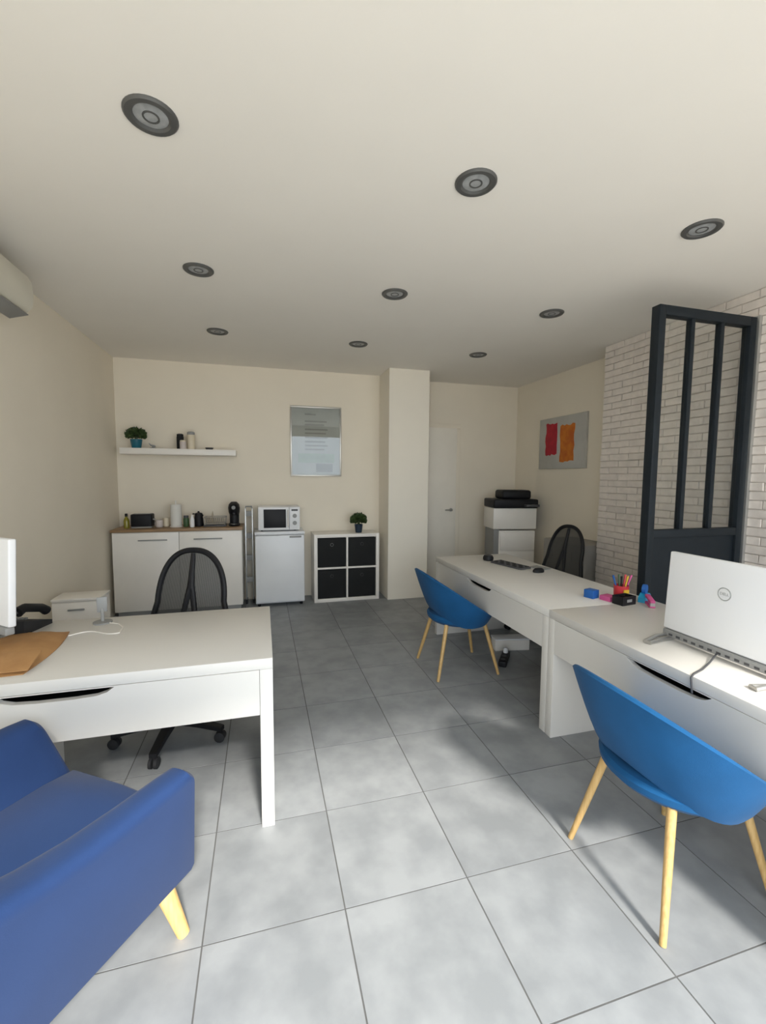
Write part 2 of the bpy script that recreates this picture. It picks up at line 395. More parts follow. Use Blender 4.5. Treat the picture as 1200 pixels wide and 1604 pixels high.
G().lathe([(0.025, 0.096), (0.025, 0.118), (0.022, 0.12)], n=20).build('lid', 'dark', t)
t = thing('milk_bottle', 'slim white bottle in front of the black kettle', 'bottle', (-0.725, 4.99, WT))
G().lathe([(0.020, 0), (0.023, 0.004), (0.023, 0.085), (0.013, 0.105), (0.012, 0.120)], n=20).build('bottle_body', 'plastic', t)
G().lathe([(0.014, 0.118), (0.014, 0.132)], n=16).build('cap', 'white', t)
t = thing('kettle', 'small black kettle beside the metal dish rack', 'kettle', (-0.672, 5.08, WT), 2.5)
G().lathe([(0.050, 0), (0.052, 0.01), (0.040, 0.135), (0.036, 0.142), (0.012, 0.150), (0.010, 0.162), (0.0, 0.165)], n=26).build('kettle_body', 'black', t)
G().tube([(0.040, 0, 0.128), (0.075, 0, 0.135), (0.085, 0, 0.09), (0.055, 0, 0.03)], 0.007).build('handle', 'black', t)
G().tube([(-0.036, 0, 0.10), (-0.060, 0, 0.125)], [0.014, 0.007]).build('spout', 'black', t)
t = thing('dish_rack', 'grey metal dish rack between kettle and coffee machine', 'dish rack', (-0.50, 5.07, WT))
B('drip_tray', 'dark', t, -0.115, 0.115, -0.09, 0.09, 0, 0.018, bev=0.004)
g = G().tube([(-0.11, -0.085, 0.10), (0.11, -0.085, 0.10), (0.11, 0.085, 0.10), (-0.11, 0.085, 0.10)], 0.004, closed=True)
g.tube([(-0.10, -0.08, 0.03), (0.10, -0.08, 0.03), (0.10, 0.08, 0.03), (-0.10, 0.08, 0.03)], 0.004, closed=True)
for x in (-0.1, 0.1):
    for y in (-0.08, 0.08): g.tube([(x, y, 0.015), (x*1.08, y*1.05, 0.10)], 0.004)
g.build('rack_frame', 'steel', t)
for k in range(9):
    x = -0.08+k*0.02; G().tube([(x, -0.083, 0.03), (x, -0.02, 0.085), (x, 0.02, 0.085), (x, 0.083, 0.03)], 0.0022, n=6).build('wire', 'steel', t)
o = G().lathe([(0.0, 0.0), (0.06, 0.002), (0.085, 0.012), (0.082, 0.014), (0.0, 0.006)], n=24, axis='x').build('plate', 'ceram', None)
o.scale = (0.85, 0.85, 0.85); o.location = (-0.5365, 5.07, WT+0.093); tag(o, 'round plate propped in the metal dish rack', 'plate')
t = thing('coffee_machine', 'black rounded capsule coffee machine at the worktop right end', 'coffee machine', (-0.305, 5.06, WT))
g = G(); rings = []
for z, rx, ry, cy in ((0, .058, .10, 0), (.02, .062, .105, 0), (.03, .05, .07, .035), (.12, .05, .065, .04), (.15, .058, .09, .015), (.20, .062, .10, .005), (.235, .055, .09, .005), (.262, .03, .055, .01)):
    rings.append([(rx*math.cos(2*PI*k/24), cy+ry*math.sin(2*PI*k/24), z) for k in range(24)])
g.loft(rings).build('body', 'black', t)
G().lathe([(0.03, 0), (0.03, 0.008)], (0, -0.06, 0.018), 20).build('drip_grid', 'steel', t)
G().lathe([(0.012, 0.13), (0.016, 0.16)], (0, -0.055, 0), 16).build('spout', 'dark', t)
G().lathe([(0.02, -0.102), (0.02, -0.094)], (0, 0, 0.205), 18, axis='y').build('button', 'grey', t)
# shelf above
t = thing('wall_shelf', 'white floating shelf on the wall above the sideboard', 'shelf', (-1.405, 5.05, 1.672))
B('board', 'white', t, 0, 1.13, 0, YB-5.05, 0, 0.062, bev=0.003)
SZ = 1.734
def plant(lab, loc, potm, r, h, fr, fh, n, seed, cat='plant'):
    t = thing('potted_plant', lab, cat, loc, 0, 'small potted plants')
    G().lathe([(r*0.72, 0), (r*0.76, 0.003), (r, h), (r*0.93, h), (r*0.9, h*0.85), (0.001, h*0.85)], n=24).build('pot', potm, t)
    rnd = random.Random(seed); g = G()
    for k in range(n):
        th = rnd.uniform(0, 2*PI); ph = math.acos(rnd.uniform(-0.25, 1)); rad = rnd.uniform(0.35, 1)**0.5
        p = Vector((fr*rad*math.sin(ph)*math.cos(th), fr*rad*math.sin(ph)*math.sin(th), h+fh*0.30+fh*0.60*rad*math.cos(ph)))
        dr = (p-Vector((0, 0, h*0.9))).normalized(); s1 = dr.cross(Vector((rnd.uniform(-1, 1), rnd.uniform(-1, 1), 0.3))).normalized()
        L_ = rnd.uniform(0.034, 0.052); w = L_*0.42; nn = dr.cross(s1)*0.004
        g.loft([[p-dr*L_*0.5+nn*.1, p-dr*L_*0.5-nn*.1], [p+s1*w+nn, p-s1*w+nn], [p+dr*L_*0.5, p+dr*L_*0.5-nn*.2]], closed=False, cap=False)
    tag(g.build('foliage', 'leaf', t), kind='stuff')
    g = G()
    for k in range(6):
        a = k*1.05; g.tube([(0, 0, h*0.8), (fr*0.25*math.cos(a), fr*0.25*math.sin(a), h+fh*0.35), (fr*0.5*math.cos(a), fr*0.5*math.sin(a), h+fh*0.6)], [0.004, 0.003, 0.002], n=5)
    g.build('stem', 'leaf', t)
    return t
plant('bushy little plant in teal pot at the left end of the wall shelf', (-1.265, 5.13, SZ), 'tealpot', 0.058, 0.092, 0.095, 0.13, 420, 3)
# ornaments on the shelf
t = thing('ornament', 'small grey bird-shaped ornament on the shelf beside the teal plant', 'ornament', (-1.105, 5.12, SZ))
G().lathe([(0.03, 0), (0.034, 0.006), (0.012, 0.014), (0.010, 0.024)], n=18).build('base', 'grey', t)
G().tube([(-0.04, 0, 0.055), (-0.02, 0, 0.034), (0.01, 0, 0.026), (0.025, 0, 0.022)], [0.003, 0.008, 0.012, 0.005]).build('figure', 'grey', t)
def canister(nm, lab, loc, m, r, h, lidm):
    t = thing(nm, lab, 'canister', loc, 0, 'canisters on the shelf')
    G().lathe([(r*0.94, 0), (r, 0.006), (r, h*0.78), (r*0.9, h*0.84)], n=22).build('body', m, t)
    G().lathe([(r*0.93, h*0.82), (r*0.93, h*0.96), (r*0.6, h), (0.0, h)], n=22).build('lid', lidm, t)
canister('canister', 'black canister on the shelf, left of the cream ones', (-0.845, 5.15, SZ), 'black', 0.036, 0.165, 'black')
canister('canister', 'short pale canister in front of the black one on the shelf', (-0.81, 5.095, SZ), 'pinkw', 0.032, 0.095, 'ceram')
canister('canister', 'tall cream canister on the shelf with a grey lid', (-0.735, 5.14, SZ), 'ceram', 0.042, 0.19, 'grey')
t = thing('dish', 'low dark dish on the right half of the wall shelf', 'dish', (-0.55, 5.12, SZ))
G().lathe([(0.03, 0), (0.034, 0.004), (0.044, 0.022), (0.040, 0.022), (0.03, 0.008), (0.0, 0.007)], n=22).build('bowl', 'dark', t)
# folded step ladder in the gap
t = thing('step_ladder', 'grey folded step ladder standing between sideboard and fridge', 'ladder', (-0.152, 5.10, 0))
for x in (-0.043, 0.031):
    B('rail', 'alu', t, x, x+0.012, 0.0, 0.045, 0.03, 1.09, bev=0.002)
    B('rail', 'alu', t, x, x+0.012, 0.07, 0.11, 0.03, 1.02, bev=0.002)
    for y in (-0.004, 0.066): B('foot', 'blackm', t, x-0.004, x+0.016, y, y+0.05, 0.0, 0.05, bev=0.004)
for z in (0.25, 0.5, 0.75, 1.0): B('step', 'grey', t, -0.031, 0.031, 0.004, 0.035, z, z+0.06, bev=0.003)
G().tube([(-0.037, 0.02, 1.08), (-0.033, 0.02, 1.11), (0.033, 0.02, 1.11), (0.037, 0.02, 1.08)], 0.008).build('top_bar', 'grey', t)
# fridge + microwave
t = thing('fridge', 'white under-counter fridge beside the sideboard, microwave on top', 'fridge', (-0.088, 4.905, 0))
B('body', 'wmetal', t, 0, 0.535, 0.045, 0.385, 0.03, 0.83, bev=0.006)
B('top', 'wmetal', t, -0.003, 0.538, 0.0, 0.388, 0.808, 0.842, bev=0.006)
dr = B('door', 'wmetal', t, 0.002, 0.533, 0.0, 0.043, 0.05, 0.802, bev=0.010, seg=3)
B('handle', 'grey', dr, 0.37, 0.50, -0.004, 0.006, 0.772, 0.792, bev=0.002)
for x in (0.03, 0.49):
    G().lathe([(0.015, 0), (0.018, 0.03)], (x+0.008, 0.06, 0), 14).build('foot', 'black', t)
t = thing('microwave', 'white microwave with dark window on top of the fridge', 'microwave', (-0.052, 4.945, 0.842))
B('body', 'plastic', t, 0, 0.455, 0.02, 0.335, 0.012, 0.272, bev=0.006)
dr = B('door', 'plastic', t, 0.003, 0.335, 0.0, 0.02, 0.014, 0.270, bev=0.004)
B('window', 'black', dr, 0.06, 0.30, -0.003, 0.002, 0.04, 0.245, bev=0.002)
G().tube([(0.322, 0.002, 0.235), (0.322, -0.022, 0.225), (0.322, -0.022, 0.06), (0.322, 0.002, 0.05)], 0.006).build('handle', 'white', dr)
cp = B('control_panel', 'plastic', t, 0.339, 0.452, 0.0, 0.02, 0.014, 0.270, bev=0.003)
B('display', 'dark', cp, 0.36, 0.43, -0.002, 0.002, 0.225, 0.245)
for z in (0.17, 0.09): G().lathe([(0.022, -0.016), (0.024, 0.002)], (0.396, 0, z), 20, axis='y').build('knob', 'grey', cp)
for x in (0.04, 0.40):
    for y in (0.06, 0.28): G().lathe([(0.012, 0), (0.012, 0.014)], (x, y, 0), 12).build('foot', 'black', t)
# cube shelf with boxes
t = thing('cube_shelf', 'white two by two cube shelf standing by the pillar', 'shelf unit', (0.558, 4.945, 0))
KW, KD, KH, TK = 0.768, 0.345, 0.79, 0.038
for x in (0, KW-TK): B('side_panel', 'white', t, x, x+TK, 0, KD, 0, KH, bev=0.002)
for z in (0, KH-TK): B('shelf_board', 'white', t, TK, KW-TK, 0, KD, z, z+TK, bev=0.002)
B('divider', 'white', t, KW/2-0.010, KW/2+0.010, 0.004, KD, TK, KH-TK, bev=0.001)
for x0, x1 in ((TK, KW/2-0.010), (KW/2+0.010, KW-TK)): B('middle_board', 'white', t, x0, x1, 0.004, KD, KH/2-0.010, KH/2+0.010, bev=0.001)
B('back_panel', 'white', t, TK, KW-TK, KD-0.004, KD, TK, KH-TK)
names = {(0, 1): 'upper left', (1, 1): 'upper right', (0, 0): 'lower left', (1, 0): 'lower right'}
for (i, j), nm in names.items():
    bx0 = 0.558 + (TK+0.004 if i == 0 else KW/2+0.014); bw_ = KW/2-TK-0.018
    bz0 = (TK+0.001 if j == 0 else KH/2+0.011); bh = KH/2-TK-0.022
    t = thing('storage_box', 'black storage box in the %s cube of the white shelf' % nm, 'box', (bx0, 4.962, bz0), 0, 'boxes in the cube shelf')
    g = G(); g.box(0, bw_, 0, 0.012, 0, bh, bev=0.003); g.box(0, bw_, 0.288, 0.30, 0, bh, bev=0.003)
    g.box(0, 0.012, 0.012, 0.288, 0, bh); g.box(bw_-0.012, bw_, 0.012, 0.288, 0, bh); g.box(0.012, bw_-0.012, 0.012, 0.288, 0, 0.01)
    g.build('box_body', 'box', t)
    G().lathe([(0.016, -0.004), (0.019, -0.004), (0.019, 0.001), (0.016, 0.001)], (bw_/2, 0, bh*0.78), 18, axis='y', cap=False).build('grip_ring', 'grey' if (i, j) == (0, 1) else 'dark', t)
plant('leafy little plant in dark blue pot on the cube shelf', (1.10, 5.06, KH), 'navypot', 0.050, 0.10, 0.095, 0.14, 400, 9)
# framed print
t = thing('framed_print', 'large glazed print in thin silver frame on the back wall', 'picture', (0.325, YB, 1.455))
FW, FH = 0.605, 0.825
for a in ((0, FW, 0, 0.018), (0, FW, FH-0.018, FH), (0, 0.018, 0.018, FH-0.018), (FW-0.018, FW, 0.018, FH-0.018)):
    B('frame_bar', 'silver', t, a[0], a[1], -0.024, -0.001, a[2], a[3], bev=0.002)
pr = B('print', 'paper', t, 0.018, FW-0.018, -0.010, -0.004, 0.018, FH-0.018)
for k, (z, x0, x1) in enumerate(((0.72, 0.17, 0.30), (0.64, 0.17, 0.43), (0.60, 0.17, 0.40), (0.545, 0.17, 0.44), (0.50, 0.17, 0.42), (0.45, 0.17, 0.44), (0.40, 0.17, 0.41), (0.355, 0.17, 0.44), (0.31, 0.17, 0.40))):
    B('text_line', 'ink', pr, x0, x1, -0.0108, -0.0100, z, z+0.018)
B('green_reflection', 'reflg', pr, 0.09, 0.52, -0.0106, -0.0100, 0.16, 0.27); B('grey_field', 'ink', pr, 0.30, 0.50, -0.0108, -0.0101, 0.05, 0.15)  # green patch is a painted reflection of greenery in the glass
B('pane', 'glass', t, 0.018, FW-0.018, -0.018, -0.015, 0.018, FH-0.018)

# ------------------------------------------------------------------ printer corner
t = thing('copier', 'white floor-standing office copier with black scanner lid in the corner', 'copier', (2.995, 4.72, 0), -math.radians(10))
B('cabinet', 'white', t, -0.19, 0.27, 0.02, 0.36, 0.05, 0.80, bev=0.008)
for z in (0.08, 0.32, 0.56): B('paper_drawer', 'white', t, -0.18, 0.26, 0.0, 0.022, z, z+0.225, bev=0.004)
B('body', 'white', t, -0.275, 0.275, 0.0, 0.37, 0.82, 1.08, bev=0.010)
B('recess_shade', 'grey', t, -0.255, -0.19, 0.03, 0.35, 0.05, 0.82)  # grey filler block standing in for shade in the gap below the body
B('scanner', 'black', t, -0.275, 0.285, -0.02, 0.375, 1.08, 1.19, bev=0.018, seg=3)
B('feeder', 'black', t, -0.15, 0.22, 0.04, 0.33, 1.19, 1.30, bev=0.03, seg=3)
B('control_panel', 'dark', t, 0.10, 0.27, -0.09, -0.01, 1.10, 1.13, bev=0.006)
for x in (-0.15, 0.23):
    for y in (0.06, 0.32): G().lathe([(0.02, -0.012), (0.025, 0), (0.02, 0.012)], (x, y, 0.025), 16, axis='x').build('castor', 'black', t)
B('side_cover', 'dark', t, 0.2745, 0.282, 0.02, 0.35, 0.84, 1.06, bev=0.002)
t = thing('picture', 'grey canvas with red and orange paint blocks on the right wall', 'picture', (XR, 4.02, 1.565))
B('canvas', 'canvas', t, -0.028, -0.001, 0, 0.83, 0, 0.612, bev=0.003)
def blotch(y0, y1, z0, z1, seed):
    rnd = random.Random(seed); pts = []
    n = 7
    for k in range(n): pts.append((y0+(y1-y0)*k/n+rnd.uniform(-.006, .006), z0+rnd.uniform(-.012, .012)))
    for k in range(n): pts.append((y1+rnd.uniform(-.010, .010), z0+(z1-z0)*k/n))
    for k in range(n): pts.append((y1-(y1-y0)*k/n, z1+rnd.uniform(-.012, .012)))
    for k in range(n): pts.append((y0+rnd.uniform(-.010, .010), z1-(z1-z0)*k/n))
    return pts
G().prism(blotch(0.490, 0.700, 0.170, 0.545, 1), 'x', -0.0295, -0.027).build('paint_block', 'red', t, smooth=False)
G().prism(blotch(0.185, 0.430, 0.080, 0.505, 5), 'x', -0.0295, -0.027).build('paint_block', 'orange', t, smooth=False)
t = thing('low_cabinet', 'low grey-beige cabinet against the wall below the abstract picture', 'cabinet', (3.02, 3.56, 0))
B('body', 'bluegrey', t, 0.02, 0.39, 0, 0.62, 0.03, 0.79, bev=0.005)
for y0 in (0.006, 0.313):
    dr = B('door', 'bluegrey', t, 0.0, 0.02, y0, y0+0.301, 0.04, 0.785, bev=0.003)
    B('handle', 'grey', dr, -0.012, 0.0, y0+0.14, y0+0.16, 0.60, 0.70, bev=0.003)
B('plinth', 'dark', t, 0.04, 0.39, 0.01, 0.61, 0, 0.03)

# ------------------------------------------------------------------ glazed partition
PY, PX0, PX1, PH, RZ1 = 2.205, 2.325, 3.118, 2.505, 1.13
t = thing('glazed_partition', 'tall dark steel glazed partition panel beside the brick wall', 'partition', (0, PY, 0))
for x in (PX0, PX1-0.05): B('post', 'frame', t, x, x+0.05, -0.03, 0.03, 0, PH, bev=0.003)
B('top_rail', 'frame', t, PX0+0.05, PX1-0.05, -0.03, 0.03, PH-0.058, PH, bev=0.003)
B('middle_rail', 'frame', t, PX0+0.05, PX1-0.05, -0.028, 0.028, RZ1-0.05, RZ1, bev=0.003)
B('bottom_rail', 'frame', t, PX0+0.05, PX1-0.05, -0.028, 0.028, 0.02, 0.08, bev=0.003)
B('lower_panel', 'frame', t, PX0+0.05, PX1-0.05, -0.012, 0.012, 0.08, RZ1-0.05)
iw = (PX1-PX0-0.10); mw = 0.030; pw = (iw-2*mw)/3
for k in range(3):
    x = PX0+0.05+k*(pw+mw)
    B('pane', 'glass', t, x-0.006, x+pw+0.006, -0.003, 0.003, RZ1-0.006, PH-0.052)
    if k < 2: B('mullion', 'frame', t, x+pw, x+pw+mw, -0.022, 0.022, RZ1, PH-0.058, bev=0.003)
tr = B('trim_1', 'alu', None, PX1+0.001, XB-0.004, PY-0.045, PY+0.03, 0, PH+0.01, bev=0.003); structure(tr, 'pale metal strip between partition and brick wall')

# ------------------------------------------------------------------ air conditioner
t = thing('air_conditioner', 'cream wall-mounted air conditioner high on the left wall', 'air conditioner', (XL, 2.28, 0))
prof = [(0.002, 2.40), (0.10, 2.392), (0.175, 2.405), (0.205, 2.44), (0.212, 2.50), (0.205, 2.58), (0.185, 2.615), (0.002, 2.62)]
g = G(); g.loft([[(x, y, z) for x, z in prof] for y in (0.0, 0.012, 0.838, 0.85)]).build('housing', 'cream', t)
g = G().prism([(0.06, 2.394), (0.175, 2.404), (0.172, 2.412), (0.06, 2.402)], 'y', 0.05, 0.80); g.bm.transform(Matrix.Translation((0, 0, -0.010))); g.build('air_outlet', 'blackm', t)
g = G().box(0.10, 0.20, 0.04, 0.81, 2.366, 2.372, bev=0.002); bmesh.ops.rotate(g.bm, verts=g.bm.verts, cent=(0.15, 0, 2.37), matrix=RY(-0.28)); g.build('louvre', 'grey', t)

# ------------------------------------------------------------------ blue tub chairs
def tub_chair(lab, loc, rz=0.0):
    t = thing('tub_chair', lab, 'chair', loc, rz, 'blue tub chairs with wooden legs')
    n = 48; prof = [0, 0.12, 0.3, 0.5, 0.7, 0.88, 1.0]
    def ring(s, inset):
        out = []
        for k in range(n):
            a = 2*PI*k/n; ca, sa = math.cos(a), math.sin(a)
            sw = abs(sa)**0.85*(1 if sa >= 0 else -1)
            zr = 0.585 - 0.175*ca; zb = 0.375 + 0.085*max(0, -ca)**2
            q = s**0.8
            rx = 0.205 + (0.275-0.205)*q; ry = 0.240 + (0.325-0.240)*q
            cx = 0.0 + (-0.047)*q
            out.append(((cx + (rx-inset)*ca), (ry-inset)*sw, zb + (zr-zb)*s + (0.004 if inset and s < 1 else 0)))
        return out
    outer = [ring(s, 0) for s in prof]
    rim = [[(p[0]*0.985-0.0007, p[1]*0.985, p[2]+0.008) for p in ring(1.0, 0.004)], [(p[0], p[1], p[2]+0.008) for p in ring(1.0, 0.016)]]
    inner = [ring(s, 0.024) for s in reversed(prof)]
    G().loft(outer+rim+inner, cap=True).build('shell', 'tub', t)
    # thick round seat base below the shell
    def er(r, z, k=1.04): return [(r*math.cos(2*PI*i/40), r*k*math.sin(2*PI*i/40), z) for i in range(40)]
    G().loft([er(.02, .372), er(.17, .372), er(.205, .380), er(.228, .402), (er(.232, .425)), er(.222, .440), er(.205, .446), er(.02, .447)]).build('seat_base', 'tub', t)
    G().loft([er(.02, .425), er(.165, .425), er(.185, .432), er(.188, .444), er(.170, .458), er(.10, .464), er(.02, .466)]).build('seat_cushion', 'tub', t)
    for sx in (-1, 1):
        for sy in (-1, 1):
            p0 = Vector((0.150*sx, 0.140*sy, 0.385)); p1 = Vector((0.240*sx, 0.212*sy, 0.0))
            G().tube([p0, p0.lerp(p1, 0.5), p1+Vector((0, 0, 0.001))], [0.0155, 0.0135, 0.0105], n=12).build('leg', 'beech', t)
    B('cross_plate', 'blackm', t, -0.16, 0.16, -0.02, 0.02, 0.366, 0.374)
    return t
tub_chair('blue tub chair pulled up to the far white desk by the pillar', (1.426, 2.995, 0))
tub_chair('blue tub chair in the right foreground, nearest the photographer', (1.424, 1.18, 0))

# ------------------------------------------------------------------ blue armchair
t = thing('armchair', 'large denim-blue armchair with short wooden legs in the left foreground', 'armchair', (-0.677, 1.262, 0), -math.radians(36.6))
def arm_ring(s, y, zt, wt, rake, zb=0.17, shrink=0.0):
    # rounded cross-section of a flared arm: outer side leans outwards, front rakes back
    def ox(z): return 0.247 + 0.125*(z-0.17)/0.42
    pts = []; r = min(0.045, wt*0.45); n = 6
    c = [(ox(zb)-shrink, zb, 0), (ox(zt)-shrink, zt, 1), (ox(zt)-wt+shrink, zt, 1), (ox(zb)-wt*0.95+shrink, zb, 0)]
    m = len(c)
    for i in range(m):
        p = Vector(c[i][:2]); a = Vector(c[i-1][:2]); b = Vector(c[(i+1) % m][:2])
        rr = r if c[i][2] else 0.018
        q0 = p+(a-p).normalized()*rr; q1 = p+(b-p).normalized()*rr
        for k in range(n+1):
            t_ = k/n; q = q0*(1-t_)**2 + p*2*t_*(1-t_) + q1*t_**2
            pts.append((s*q.x, y + rake*0.11*(1-(q.y-0.17)/0.42), q.y))
    return pts
for s in (-1, 1):
    st = [(0.310, 0.575, 0.065, 1.0, 0.20, 0.010), (0.304, 0.606, 0.082, 1.0, 0.18, 0.003), (0.290, 0.622, 0.090, 1.0, 0.17, 0), (0.24, 0.625, 0.093, 0.9, 0.17, 0), (0.12, 0.626, 0.10, 0.6, 0.17, 0), (0.0, 0.632, 0.106, 0.3, 0.17, 0),
          (-0.10, 0.648, 0.112, 0, 0.17, 0), (-0.20, 0.678, 0.116, 0, 0.17, 0), (-0.30, 0.72, 0.12, 0, 0.17, 0), (-0.37, 0.765, 0.12, 0, 0.17, 0), (-0.39, 0.75, 0.10, 0, 0.18, 0.01)]
    G().loft([arm_ring(s, y, zt, wt, rk, zb, sh) for y, zt, wt, rk, zb, sh in st]).build('arm', 'arm', t)
rings = []
for y0, z, th in ((-0.24, 0.30, 0.10), (-0.255, 0.45, 0.12), (-0.28, 0.60, 0.13), (-0.31, 0.72, 0.12), (-0.325, 0.775, 0.09), (-0.33, 0.79, 0.05)):
    hw = 0.16+0.128*(z-0.17)/0.42
    rings.append([(x*hw/0.24, y0-(th/2)*sg - 0.04 - 0.03*(1-(x/0.24)**2), z) for x, sg in [(-0.24+0.48*k/8, -1) for k in range(9)] + [(0.24-0.48*k/8, 1) for k in range(9)]])
G().loft(rings).build('backrest', 'arm', t)
B('seat_frame', 'arm', t, -0.155, 0.155, -0.34, 0.385, 0.17, 0.31, bev=0.02, seg=3)
rings = []
for y, zt, e in ((0.372, 0.385, 0.03), (0.365, 0.415, 0.01), (0.345, 0.432, 0), (0.25, 0.442, 0), (0.0, 0.440, 0), (-0.26, 0.425, 0)):
    hw = 0.250
    rings.append([(-0.18, y, 0.305), (0.18, y, 0.305), (hw-e, y, zt-0.02), (hw-0.03-e, y, zt), (0, y, zt+0.008), (-hw+0.03+e, y, zt), (-hw+e, y, zt-0.02)])
G().loft(rings).build('seat_cushion', 'arm', t)
for sx in (-1, 1):
    for sy in (-1, 1):
        p0 = Vector((0.200*sx, 0.325 if sy > 0 else -0.32, 0.180)); p1 = p0 + Vector((0.052*sx, 0.03*sy, -0.180))
        G().tube([p0, p1], [0.030, 0.019], n=14).build('leg', 'pine', t)

# ------------------------------------------------------------------ mesh office chairs (face -y)
def office_chair(lab, loc, rz, star):
    t = thing('office_chair', lab, 'office chair', loc, rz, 'black mesh office chairs')
    for k in range(5):
        a = 2*PI*k/5+star-rz; R_ = RZ(a)
        g = G().loft([[R_ @ Vector((x, y*w, z+dz)) for y, z in ((-1, 0), (1, 0), (1, 1*hh), (-1, 1*hh))] for x, w, dz, hh in ((0.02, 0.026, 0.075, 0.04), (0.16, 0.022, 0.073, 0.03), (0.30, 0.018, 0.062, 0.022))])
        lg = g.build('base_leg', 'black', t)
        c = R_ @ Vector((0.285, 0, 0.028)); g = G()
        for s in (-1, 1):
            g.lathe([(0.010, 0.004*s), (0.028, 0.006*s), (0.028, 0.020*s), (0.016, 0.024*s)], (c.x, c.y, c.z), 18, axis='y' if abs(math.sin(a)) < 0.7 else 'x')
        g.lathe([(0.006, 0.0), (0.006, 0.04)], (c.x, c.y, c.z), 10); g.build('castor', 'blackm', lg)
    G().lathe([(0.035, 0.07), (0.035, 0.13), (0.026, 0.14), (0.026, 0.26), (0.016, 0.265), (0.016, 0.40)], n=20).build('gas_column', 'black', t)
    B('mechanism', 'blackm', t, -0.08, 0.08, -0.11, 0.13, 0.385, 0.425, bev=0.008)
    g = G(); rings = []
    for z, k in ((0.425, .86), (0.435, .95), (0.455, 1.0), (0.475, .97), (0.487, .86), (0.49, .5)):
        rings.append([(0.24*k*math.copysign(abs(math.cos(a))**0.6, math.cos(a)), -0.01+0.235*k*math.copysign(abs(math.sin(a))**0.6, math.sin(a)), z) for a in [2*PI*i/36 for i in range(36)]])
    g.loft(rings).build('seat', 'leather', t)
    def bp(x, z): return Vector((x, 0.25 + 0.27*(z-0.5) - 0.05*(1-(x/0.24)**2)*0.6, z))
    arch = []
    N = 40
    for i in range(N+1):
        a = PI*i/N; c, s = math.cos(a), math.sin(a)
        x = 0.200*math.copysign(abs(c)**0.85, c); z = 0.68+0.310*abs(s)**0.9
        arch.append(bp(x, z))
    left = [bp(-0.200-0.045*k/6, 0.68-0.185*k/6) for k in range(1, 7)]
    right = [bp(0.200+0.045*k/6, 0.68-0.185*k/6) for k in range(6, 0, -1)]
    bottom = [bp(-0.245+0.49*k/8, 0.493) for k in range(1, 8)]
    loop = right+arch+left+bottom
    G().tube(loop, 0.0175, closed=True).build('back_frame', 'black', t)
    g = G(); cen = bp(0, 0.70); vs2 = [g.bm.verts.new(p) for p in loop]; mid = [g.bm.verts.new(cen.lerp(p, 0.5)) for p in loop]; c0 = g.bm.verts.new(cen)
    m = len(loop)
    for i in range(m):
        j = (i+1) % m; g.bm.faces.new((vs2[i], vs2[j], mid[j], mid[i])); g.bm.faces.new((mid[i], mid[j], c0))
    g.build('back_mesh', 'mesh', t)
    off = Vector((0, 0.004, 0))
    g = G().tube([bp(0, 0.97)+off*0.6, bp(0, 0.88)+off, bp(0, 0.76)+off*1.2], [0.014, 0.017, 0.024], n=10)
    for s in (-1, 1): g.tube([bp(0.004*s, 0.78)+off*1.2, bp(0.03*s, 0.64)+off*1.2, bp(0.055*s, 0.50)+off*1.2], [0.019, 0.017, 0.016], n=10)
    g.build('spine', 'black', t)
    G().tube([(0, 0.10, 0.405), (0, 0.24, 0.40), (0, 0.30, 0.44), (0, 0.285, 0.52)], 0.018).build('back_bar', 'black', t)
    return t
office_chair('black mesh office chair behind the left desk, in front of the sideboard', (-0.50, 2.57, 0), -math.radians(13), math.radians(-98))
office_chair('black mesh office chair behind the far right desk, near the abstract picture', (2.512, 3.50, 0), -math.radians(80), math.radians(10))

# ------------------------------------------------------------------ on the left desk
DZ = 0.722
def all_in_one(lab, loc, rz, lift, fx, fy):
    # rear side faces -y, screen faces +y; x across
    t = thing('desktop_computer', lab, 'computer', loc, rz, 'white all-in-one computers')
    tilt = RX(-0.05)
    g = G().box(-0.275, 0.275, -0.014, 0.014, lift+0.02, lift+0.375, bev=0.006, seg=3); bmesh.ops.rotate(g.bm, verts=g.bm.verts, cent=(0, 0, lift), matrix=tilt); panel = g.build('panel', 'plastic', t)
    g = G().box(-0.268, 0.268, 0.0135, 0.0155, lift+0.035, lift+0.368); bmesh.ops.rotate(g.bm, verts=g.bm.verts, cent=(0, 0, lift), matrix=tilt); g.build('screen', 'black', panel)
    g = G().box(-0.268, 0.268, -0.022, 0.012, lift-0.012, lift+0.019, bev=0.005); g.build('speaker_bar', 'grey', t)
    for k in range(13):
        B('port', 'dark', t, -0.235+k*0.036, -0.217+k*0.036, -0.0235, -0.0215, lift-0.004, lift+0.005)
    # metal easel foot
    for s in (-1, 1):
        x = fx*s
        G().tube([(x, 0.01, lift-0.008), (x-0.015*s, -fy*0.5, 0.012+lift*0.4), (x-0.03*s, -fy, 0.009), (x-0.05*s, -fy*0.97, 0.009), (x-0.03*s, -fy*0.4, 0.009), (x-0.02*s, 0.05, 0.009)], 0.0085, n=8).build('foot', 'steel', t)
    G().tube([(-fx-0.01, 0.05, 0.008), (fx+0.01, 0.05, 0.008)], 0.006).build('foot_bar', 'steel', t)
    return t, panel
aio2, pan2 = all_in_one('white all-in-one computer seen from behind at the right edge', (1.80, 1.285, DZ), -PI/2, 0.026, 0.258, 0.165)
